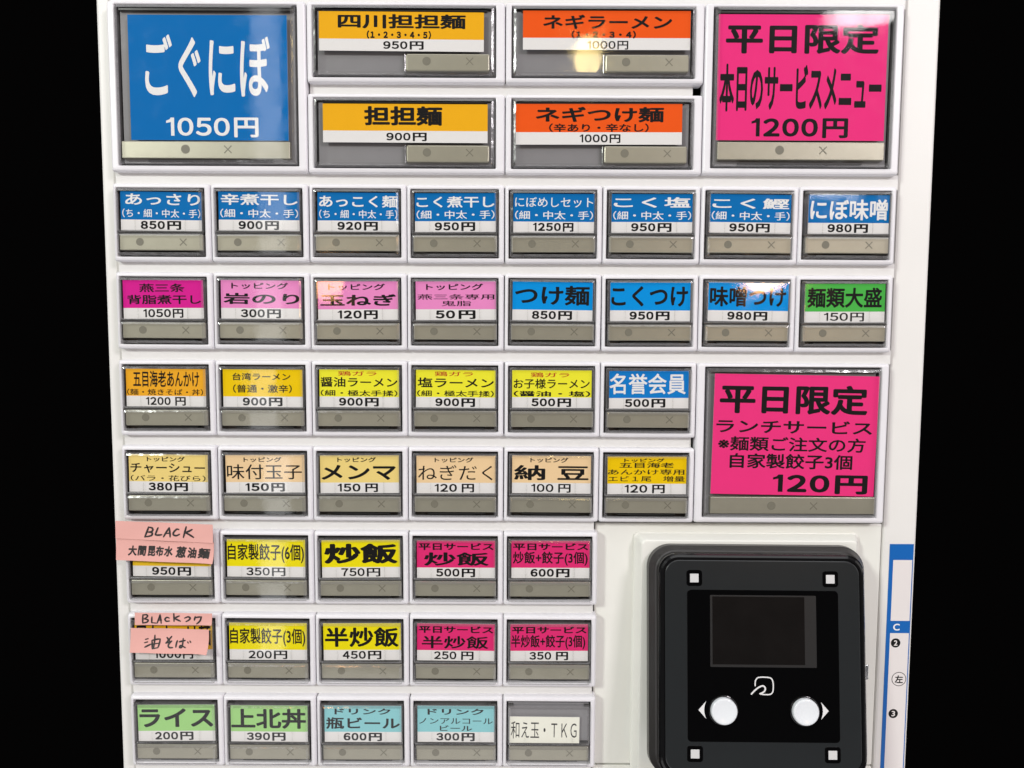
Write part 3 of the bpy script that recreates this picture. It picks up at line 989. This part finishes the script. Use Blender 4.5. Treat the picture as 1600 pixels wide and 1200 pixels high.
# ------------------------------------------------------------------ pink handwritten notes
def note(label, corners, z0, bow, writing, group='pink handwritten notes stuck over menu buttons'):
    """corners tl,tr,br,bl in panel mm; paper bows outwards along its lower edge"""
    tl, tr, br, bl = corners
    cx = sum(c[0] for c in corners) / 4
    cy = sum(c[1] for c in corners) / 4
    root = thing('paper_note', label, 'paper note', (cx, cy, 0), group)
    NX, NY = 24, 8

    def zat(u, v):
        return z0 + bow[0] * v * v * (.75 + .5 * math.sin(u * 3.1)) + bow[1] * (u - .5) ** 2 + .1 * math.sin(u * 9 + v * 3) + bow[0] * 1.2 * u ** 8 * v ** 4

    b = MB()
    g = []
    for j in range(NY + 1):
        v = j / NY
        row_ = []
        for i in range(NX + 1):
            u = i / NX
            x = (tl[0] * (1 - u) + tr[0] * u) * (1 - v) + (bl[0] * (1 - u) + br[0] * u) * v
            y = (tl[1] * (1 - u) + tr[1] * u) * (1 - v) + (bl[1] * (1 - u) + br[1] * u) * v
            row_.append((x - cx, y - cy, zat(u, v)))
        g.append(row_)
    for t in (0, .12):
        for j in range(NY):
            for i in range(NX):
                q = [g[j + 1][i], g[j + 1][i + 1], g[j][i + 1], g[j][i]]
                q = [(p[0], p[1], p[2] - t) for p in q]
                b.face(q if t == 0 else list(reversed(q)))
    edge = [g[0][i] for i in range(NX + 1)] + [g[j][NX] for j in range(1, NY + 1)] + [g[NY][i] for i in range(NX - 1, -1, -1)] + [g[j][0] for j in range(NY - 1, 0, -1)]
    for k in range(len(edge)):
        p, q = edge[k], edge[(k + 1) % len(edge)]
        b.face([p, q, (q[0], q[1], q[2] - .12), (p[0], p[1], p[2] - .12)])
    link('paper', b.mesh('paper', [M_PINKNOTE], smooth=False), root)
    b = MB()
    writing(b)
    wx0, wx1, wy0, wy1 = min(tl[0], bl[0]), max(tr[0], br[0]), min(bl[1], br[1]), max(tl[1], tr[1])
    out = []
    for (x, y, z) in b.v:
        u = min(1, max(0, (x - wx0) / (wx1 - wx0)))
        xl_t, xr_t = tl[1] + (tr[1] - tl[1]) * u, bl[1] + (br[1] - bl[1]) * u
        v = min(1, max(0, (xl_t - y) / (xl_t - xr_t)))
        out.append((x - cx, y - cy, zat(u, v) + .06 + z))
    b.v = out
    link('handwriting', b.mesh('handwriting', [M_PEN], recalc=False), root)
    return root


def pen(ox_, oy_, kx, ky, strokes, w):
    def run(b):
        for i, s in enumerate(strokes):
            pts = [(ox_ + kx * x, oy_ - ky * y) for x, y in s]
            stroke(b, pts, w, i * .003, curved=True, taper=True)
    return run


# note coordinates: enlargement pixels of the photograph's notes, 0.0297 mm each
KX = 0.0296
A1 = (0.62, -131.24)
black1 = [[(365, 110), (338, 178), (310, 245)], [(365, 112), (415, 128), (408, 168), (352, 180)], [(352, 178), (408, 188), (398, 224), (318, 242)],
          [(490, 120), (468, 170), (450, 214)], [(450, 214), (490, 218), (540, 212)], [(562, 240), (600, 178), (640, 118)], [(640, 118), (648, 180), (652, 240)], [(592, 196), (652, 190)],
          [(770, 142), (740, 138), (698, 182), (700, 214), (740, 222), (778, 204)], [(870, 104), (850, 175), (830, 246)], [(948, 140), (900, 165), (858, 182)], [(858, 182), (915, 212), (965, 246)]]
note('pink note strip handwritten BLACK in capitals, upper of the two joined strips', [(-1.6, -132.1), (36.83, -133.47), (36.85, -140.9), (-1.7, -139.2)], 7.95, (.15, .5),
     pen(A1[0], A1[1], KX, .0300, black1, .64))


def kombu(b):
    chars = '大間昆布水'
    xs = [(75, 190), (205, 312), (338, 440), (440, 545), (555, 672)]
    for ch, (a, c), r in zip(chars, xs, (-.02, -.03, .02, -.05, -.02)):
        put_text(b, ch, A1[0] + a * KX, A1[0] + c * KX, A1[1] - 362 * .03 - (a - 75) * .0006, A1[1] - 496 * .03 - (a - 75) * .0006, 0, .036, 0, rot=r + random.uniform(-.05, .05), shear=random.uniform(.05, .22))
    xs = [(715, 850), (872, 990), (1010, 1168)]
    for ch, (a, c), r in zip('葱油麺', xs, (-.04, -.06, -.05)):
        put_text(b, ch, A1[0] + a * KX, A1[0] + c * KX, A1[1] - 372 * .03 - (a - 715) * .0022, A1[1] - 520 * .03 - (a - 715) * .0012, 0, .038, 0, rot=r + random.uniform(-.05, .05), shear=random.uniform(.08, .25))


note('pink note strip with a line of dense black kanji, lower of the two joined strips', [(-1.8, -139.2), (37.0, -140.7), (36.73, -149.1), (-1.8, -147.9)], 7.5, (.8, .7), kombu)
A2 = (-0.59, -166.37)
black2 = [[(285, 130), (282, 185), (280, 238)], [(285, 134), (335, 130), (345, 155), (300, 185)], [(300, 185), (350, 198), (340, 226), (280, 240)], [(405, 158), (402, 200), (400, 235)], [(400, 236), (462, 240)],
          [(475, 240), (496, 185), (515, 130)], [(515, 130), (522, 185), (530, 242)], [(486, 202), (532, 200)], [(638, 175), (605, 166), (580, 190), (598, 214), (642, 212)],
          [(700, 115), (702, 165), (705, 216)], [(776, 145), (740, 160), (708, 178)], [(708, 178), (750, 195), (792, 212)], [(848, 172), (895, 155), (924, 170), (905, 198), (868, 216)],
          [(992, 150), (985, 178), (980, 198)], [(986, 166), (1030, 158), (1076, 154)], [(1076, 154), (1055, 208), (1012, 246)]]
note('narrow pink note handwritten BLACKつけ across the top of the button', [(4.54, -169.57), (35.53, -169.81), (35.29, -174.54), (4.58, -174.57)], 7.5, (.3, .3),
     pen(A2[0], A2[1], KX, .0308, black2, .56))
soba = [[(315, 455), (350, 446)], [(305, 497), (345, 487)], [(310, 552), (345, 535), (390, 515)], [(402, 468), (408, 520), (414, 570)], [(402, 468), (460, 455), (512, 450)], [(512, 450), (505, 505), (490, 556)],
        [(408, 515), (500, 502)], [(414, 570), (490, 556)], [(440, 402), (437, 480), (432, 562)], [(603, 430), (620, 450), (640, 470)], [(668, 415), (630, 460), (592, 500)],
        [(592, 500), (640, 488), (672, 474)], [(672, 474), (630, 520), (645, 550), (692, 552)], [(748, 468), (738, 505), (734, 546)], [(775, 482), (815, 473), (856, 464)],
        [(826, 440), (824, 500), (815, 545), (785, 548), (800, 525), (862, 552)], [(888, 482), (898, 496)], [(918, 472), (930, 488)]]
note('wide pink note handwritten 油そば hiding most of the orange card', [(2.81, -175.83), (34.1, -176.35), (34.0, -185.7), (2.66, -185.5)], 7.55, (1.5, .8),
     pen(A2[0], A2[1], KX, .0308, soba, .58))
